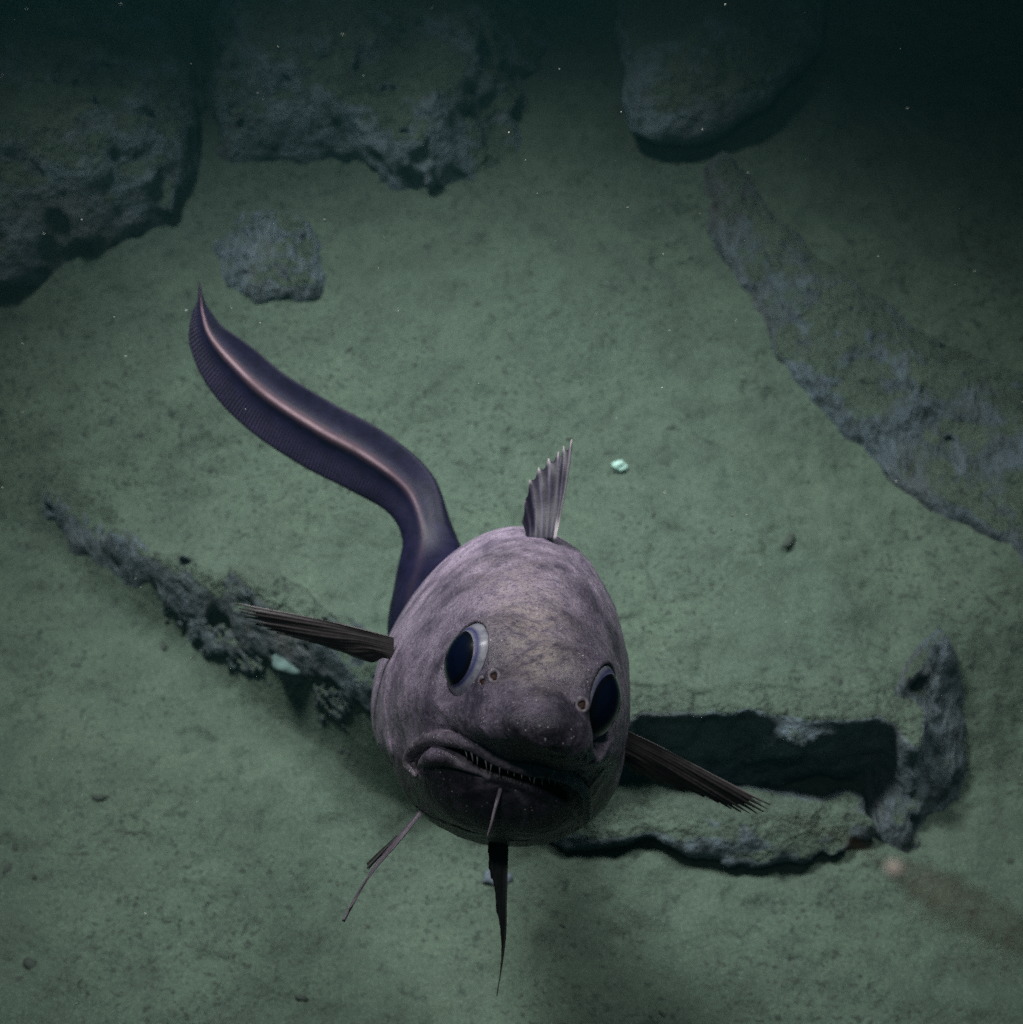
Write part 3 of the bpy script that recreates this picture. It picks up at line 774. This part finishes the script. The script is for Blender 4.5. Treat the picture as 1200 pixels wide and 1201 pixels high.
for a, b, L, dx in [(546, 881, 7, 1), (553, 884, 9, 1), (560, 887, 10, 0), (569, 890, 12, 1), (577, 893, 13, -1), (586, 896, 12, 0), (594, 899, 8, 1),
                    (603, 903, 7, 0), (612, 905, 8, 0), (620, 907, 9, 1), (628, 909, 10, -1), (636, 911, 10, 0), (643, 912, 8, 1), (651, 914, 7, 0)]:
    j = int(np.argmin(np.abs(ulp[:, 0] / (ulp[:, 2] * K) + 600 - a))); z = ulp[j][2] - 0.001
    P = [pc(a + dx * s * 2, b - 3 + (L + 3) * s, z + 0.002 * s) for s in np.linspace(0, 1, 5)]
    V, Q = taper_tube(P, np.array([1, .85, .6, .35, .05]) * 0.0009, 7)
    link('tooth', mesh_np('tooth', rel(V), Q), M_TOOTH, fish)
M_BARB = plain('pale_barbel', (0.30, 0.24, 0.28), 0.45)
b0 = surf(587, 924, out=-0.002)
P = curve([b0, pc(585, 932, b0[2] - 0.006), pc(580, 950, b0[2] - 0.012), pc(576, 966, b0[2] - 0.014), pc(572, 979, b0[2] - 0.012)], 20)
V, Q = taper_tube(P, np.interp(np.linspace(0, 1, 20), [0, 0.2, 1], [0.0017, 0.0015, 0.0006]))
link('barbel', mesh_np('barbel', rel(V), Q), M_BARB, fish)

# --- fins: rays given as lists of (px, py, z); membrane between neighbours
def mat_fin(name, mem, rayc, alpha=1.0):
    t = NT(name); P = t.n('ShaderNodeTexCoord').outputs['Object']; r = t.attr('ray'); tip = t.attr('tip')
    nz = t.noise(P, 200, 4, 0.7)
    c = t.mix(t.ramp(nz, [(0.3, 0.0), (0.7, 1.0)]), tuple(x * 0.65 for x in mem), tuple(x * 1.3 for x in mem))
    c = t.mix(t.math('MULTIPLY', r, t.ramp(t.noise(P, 45, 3), [(0.35, 0.25), (0.65, 1.0)])), c, rayc); c = t.mix(t.attr('pale'), c, (0.62, 0.55, 0.56))
    t.set(t.b.inputs['Base Color'], c); t.b.inputs['Roughness'].default_value = 0.45
    t.b.inputs['Specular IOR Level'].default_value = 0.2
    t.set(t.b.inputs['Normal'], t.bump(nz, 0.3, 0.0008))
    return t.m
def fin(name, rays, mat, thick=0.0006, raythick=0.0012, sub=5, nv=26, notch=0.10, raybase=0.0, pale=None, lead=1.0):
    rj = random.Random(len(rays)); rays = [[(q[0] + k / 3 * rj.uniform(-.9, .9), q[1] + k / 3 * rj.uniform(-.9, .9), q[2] + k / 3 * rj.uniform(-.0015, .0015)) for k, q in enumerate(r)] for r in rays]
    n = len(rays); R = [curve([pc(*q) for q in r], nv) for r in rays]
    cols = []; rv = []; pl = []
    for i in range(n):
        for s in range(sub if i < n - 1 else 1):
            u = s / sub
            if i < n - 1:
                m = 1 - notch * math.sin(math.pi * u) 
                t = np.linspace(0, m, nv) * (nv - 1); k = np.minimum(t.astype(int), nv - 2); fr = (t - k)[:, None]
                A = R[i][k] * (1 - fr) + R[i][k + 1] * fr; B = R[i + 1][k] * (1 - fr) + R[i + 1][k + 1] * fr
                cols.append(A * (1 - u) + B * u)
            else: cols.append(R[i])
            rv.append(1.0 if s == 0 else (0.25 if s in (1, sub - 1) else 0.0)); pl.append(lead if i == 0 and s == 0 else (0.35 if i == 0 and s == 1 else 0.0))
    C = np.array(cols); m = len(cols)
    dU = np.gradient(C, axis=0); dV = np.gradient(C, axis=1); Nn = np.cross(dU, dV); Nn /= np.maximum(np.linalg.norm(Nn, axis=2), 1e-9)[..., None]
    rv = np.array(rv); tv = np.linspace(0, 1, nv)
    th = (thick + rv[:, None] * raythick * (0.12 + 0.75 * tv[None] ** 1.5)) * 0.5
    th[0] *= 1 + lead; 
    top = C + Nn * th[..., None]; bot = C - Nn * th[..., None]
    V = np.concatenate([top.reshape(-1, 3), bot.reshape(-1, 3)]); i = np.arange(m * nv).reshape(m, nv); o = m * nv
    Q = [np.stack([i[:-1, :-1], i[1:, :-1], i[1:, 1:], i[:-1, 1:]], -1).reshape(-1, 4)]
    Q.append(Q[0][:, ::-1] + o)
    for L in (i[0, :], i[-1, ::-1], i[::-1, 0], i[:, -1]):
        Q.append(np.stack([L[:-1], L[1:], L[1:] + o, L[:-1] + o], -1))
    me = mesh_np(name, rel(V), np.concatenate(Q))
    tt = np.tile(tv, (m, 1)); rr = np.repeat(rv[:, None], nv, 1) * (1 if raybase else 1)
    fattr(me, 'ray', np.concatenate([rr.ravel()] * 2) * 0.8)
    fattr(me, 'tip', np.concatenate([tt.ravel()] * 2))
    p0 = np.repeat(np.array(pl)[:, None], nv, 1) * 0.5
    if pale == 'tips': p0 = p0 + np.repeat(rv[:, None] > 0.9, nv, 1) * sstep(tt, 0.86, 0.97) * 0.6
    if pale == 'tips': p0 = p0 + 0.5 * (1 - sstep(tt, 0.12, 0.24)) * (np.arange(m)[:, None] < 7)
    fattr(me, 'pale', np.clip(np.concatenate([p0.ravel()] * 2), 0, 1))
    return link(name, me, mat, fish)
M_PEC = mat_fin('pectoral_fin_skin', (0.030, 0.025, 0.025), (0.062, 0.054, 0.056))
M_DOR = mat_fin('dorsal_fin_skin', (0.012, 0.010, 0.020), (0.085, 0.070, 0.115))
M_PEL = mat_fin('pelvic_fin_skin', (0.035, 0.036, 0.034), (0.060, 0.058, 0.055))
M_PEL2 = mat_fin('pale_pelvic_fin_skin', (0.14, 0.11, 0.14), (0.26, 0.22, 0.26))
def lerp(a, b, t): return a + (b - a) * t
# viewer's left pectoral: leading ray on top
rays = []
tips = [(277, 707), (279, 712), (283, 717), (287, 722), (292, 727), (300, 732), (312, 737), (325, 742), (342, 746), (362, 751), (385, 758), (412, 768)]
for i, (tx, ty) in enumerate(tips):
    u = i / (len(tips) - 1); bx, by = lerp(462, 462, u), lerp(747, 774, u)
    mx, my = lerp(tx, bx, 0.5), lerp(ty, by, 0.5) - lerp(6, -1, u)
    rays.append([(bx, by, 1.29), (lerp(tx, bx, .75), lerp(ty, by, .75) - 2, 1.295), (mx, my + 3, 1.30), (tx, ty, 1.31)])
fin('pectoral_fin', rays, M_PEC, lead=0.5, notch=0.10, thick=0.0010)
rays = []
tips = [(903, 943), (901, 948), (896, 951), (889, 953), (880, 953), (869, 952), (857, 948), (843, 941), (826, 934), (802, 928), (776, 918), (748, 908)]
for i, (tx, ty) in enumerate(tips):
    u = i / (len(tips) - 1); bx, by = 722, lerp(850, 886, u)
    mx, my = lerp(tx, bx, 0.5), lerp(ty, by, 0.5)
    rays.append([(bx, by, 1.27), (lerp(tx, bx, .75), lerp(ty, by, .75) - 2, 1.275), (mx, my - 2, 1.28), (tx, ty, 1.29)])
fin('pectoral_fin', rays, M_PEC, lead=0.5, notch=0.10, thick=0.0010)
# dorsal
rays = []
tips = [(671, 515), (662, 523), (655, 530), (643, 538), (632, 549), (621, 562), (616, 588), (613, 612)]
bases = [(652, 632), (650, 632), (646, 632), (641, 632), (635, 632), (629, 632), (622, 632), (616, 632)]
for (tx, ty), (bx, by) in zip(tips, bases):
    rays.append([(bx, by, 1.31), (lerp(bx, tx, .4) + 2.0, lerp(by, ty, .4), 1.325), (lerp(bx, tx, .75) + 1.5, lerp(by, ty, .75), 1.335), (tx, ty, 1.345)])
fin('dorsal_fin', rays, M_DOR, pale='tips', notch=0.14, raythick=0.0014, lead=0.15)
# pelvic, the middle one hanging straight down
rays = []
for bx, tp in ((597, [(595, 1050), (593, 1105), (583, 1168)]), (592, [(590, 1045), (590, 1085), (590, 1120)]), (587, [(586, 1035), (586, 1060), (588, 1090)]), (583, [(582, 1025), (582, 1045), (583, 1068)]),
               (580, [(577, 1005), (578, 1020), (580, 1035)]), (576, [(575, 1000), (575, 1012), (576, 1030)]), (574, [(573, 995), (574, 1005), (575, 1018)])):
    rays.append([(bx, 972, 1.20)] + [(a, b, 1.19) for a, b in tp])
fin('pelvic_fin', rays, M_PEL, notch=0.06, lead=0.0, thick=0.0007)
rays = [[(496, 952, 1.21), (470, 985, 1.20), (440, 1020, 1.195), (418, 1052, 1.19), (402, 1080, 1.185)],
        [(494, 951, 1.21), (467, 984, 1.20), (440, 1017, 1.195), (424, 1042, 1.19), (412, 1062, 1.19)],
        [(492, 951, 1.215), (465, 983, 1.205), (445, 1008, 1.20), (438, 1018, 1.20), (434, 1025, 1.20)]]
o = fin('pelvic_fin', rays, M_PEL2, notch=0.02, lead=0.0, thick=0.0012, raythick=0.0014)
rays = [[(470, 978, 1.21), (455, 993, 1.21), (441, 1008, 1.21), (431, 1018, 1.21)], [(466, 980, 1.215), (452, 992, 1.215), (440, 1004, 1.215), (432, 1013, 1.215)]]
fin('pelvic_fin_lobe', rays, M_PEL, notch=0.02, lead=0.0, thick=0.0014)

# ------------------------------------------------------------------ shrimp drifting close to the lens
def mat_shrimp():
    t = NT('glassy_brown_shrimp'); P = t.n('ShaderNodeTexCoord').outputs['Object']
    t.b.inputs['Base Color'].default_value = (0.20, 0.075, 0.035, 1); t.b.inputs['Roughness'].default_value = 0.4
    tr = t.n('ShaderNodeBsdfTransparent'); mx = t.n('ShaderNodeMixShader')
    t.set(mx.inputs[0], t.math('ADD', 0.09, t.math('MULTIPLY', t.noise(P, 60, 4), 0.22)))
    t.t.links.new(tr.outputs[0], mx.inputs[1]); t.t.links.new(t.b.outputs[0], mx.inputs[2]); t.t.links.new(mx.outputs[0], t.out.inputs[0])
    return t.m
def shrimp():
    Z = 0.42; o0 = pw(1100, 1045, Z)
    sh = thing('shrimp', o0, 'blurred glassy brown shrimp with a shining eye drifting at the lower right', 'shrimp')
    r = lambda V: c2w(V) - o0
    m = mat_shrimp()
    P = curve([pc(1040, 1012, Z), pc(1075, 1032, Z), pc(1130, 1062, Z), pc(1190, 1094, Z + .01), pc(1250, 1128, Z + .02), pc(1300, 1170, Z + .03)], 40)
    rad = np.interp(np.linspace(0, 1, 40), [0, .1, .3, .6, .9, 1], [.0006, .0035, .0062, .0055, .0028, .0008]) * (1 + 0.08 * np.sin(np.arange(40) * 1.6))
    V, Q = taper_tube(P, rad, 20); link('body', mesh_np('shrimp_body', r(V), Q), m, sh)
    for a, b, c in (((1048, 1018), (985, 985), (925, 957)), ((1048, 1020), (990, 978), (905, 962))):
        P = curve([pc(*a, Z), pc(*b, Z), pc(*c, Z + .02)], 24); V, Q = taper_tube(P, np.linspace(.0005, .0002, 24), 8)
        link('antenna', mesh_np('antenna', r(V), Q), m, sh)
    for k in range(6):
        x = 1075 + k * 22; y = 1040 + k * 12
        P = curve([pc(x, y, Z), pc(x - 12, y + 22, Z), pc(x - 4, y + 42, Z)], 14); V, Q = taper_tube(P, np.linspace(.0009, .0003, 14), 8)
        link('leg', mesh_np('shrimp_leg', r(V), Q), m, sh)
    V = pc(1048, 1018, Z - 0.004) + IV * 0.0024
    t = NT('painted_eyeshine'); t.b.inputs['Base Color'].default_value = (1.0, 0.80, 0.68, 1); t.b.inputs['Roughness'].default_value = 0.45; t.b.inputs['Metallic'].default_value = 0.0  # eyeshine put into the pale base colour, no emission
    link('eye', mesh_np('shrimp_eye', r(V), IQ), t.m, sh)
shrimp()

# ------------------------------------------------------------------ drifting particles
def snow():
    rg = np.random.RandomState(4); V = []; Q = []; n = 0
    for _ in range(230):
        z = rg.uniform(0.9, 2.1); c = pw(rg.uniform(-100, 1300), rg.uniform(-100, 1300), z)
        if c[2] < 0.35: continue
        if np.linalg.norm(c - FO) < 0.22: continue
        r = rg.uniform(0.0003, 0.0009); V.append(IV2 * r * rg.uniform(.6, 1.4, 3) + c); Q.append(IQ2 + n); n += len(IV2)
    o = link('marine_snow', mesh_np('marine_snow', np.concatenate(V), np.concatenate(Q)), plain('snow_flake', (0.45, 0.48, 0.42), 0.8))
    o['kind'] = 'stuff'; o['label'] = 'pale specks of marine snow drifting in the water'; o['category'] = 'marine snow'
snow()
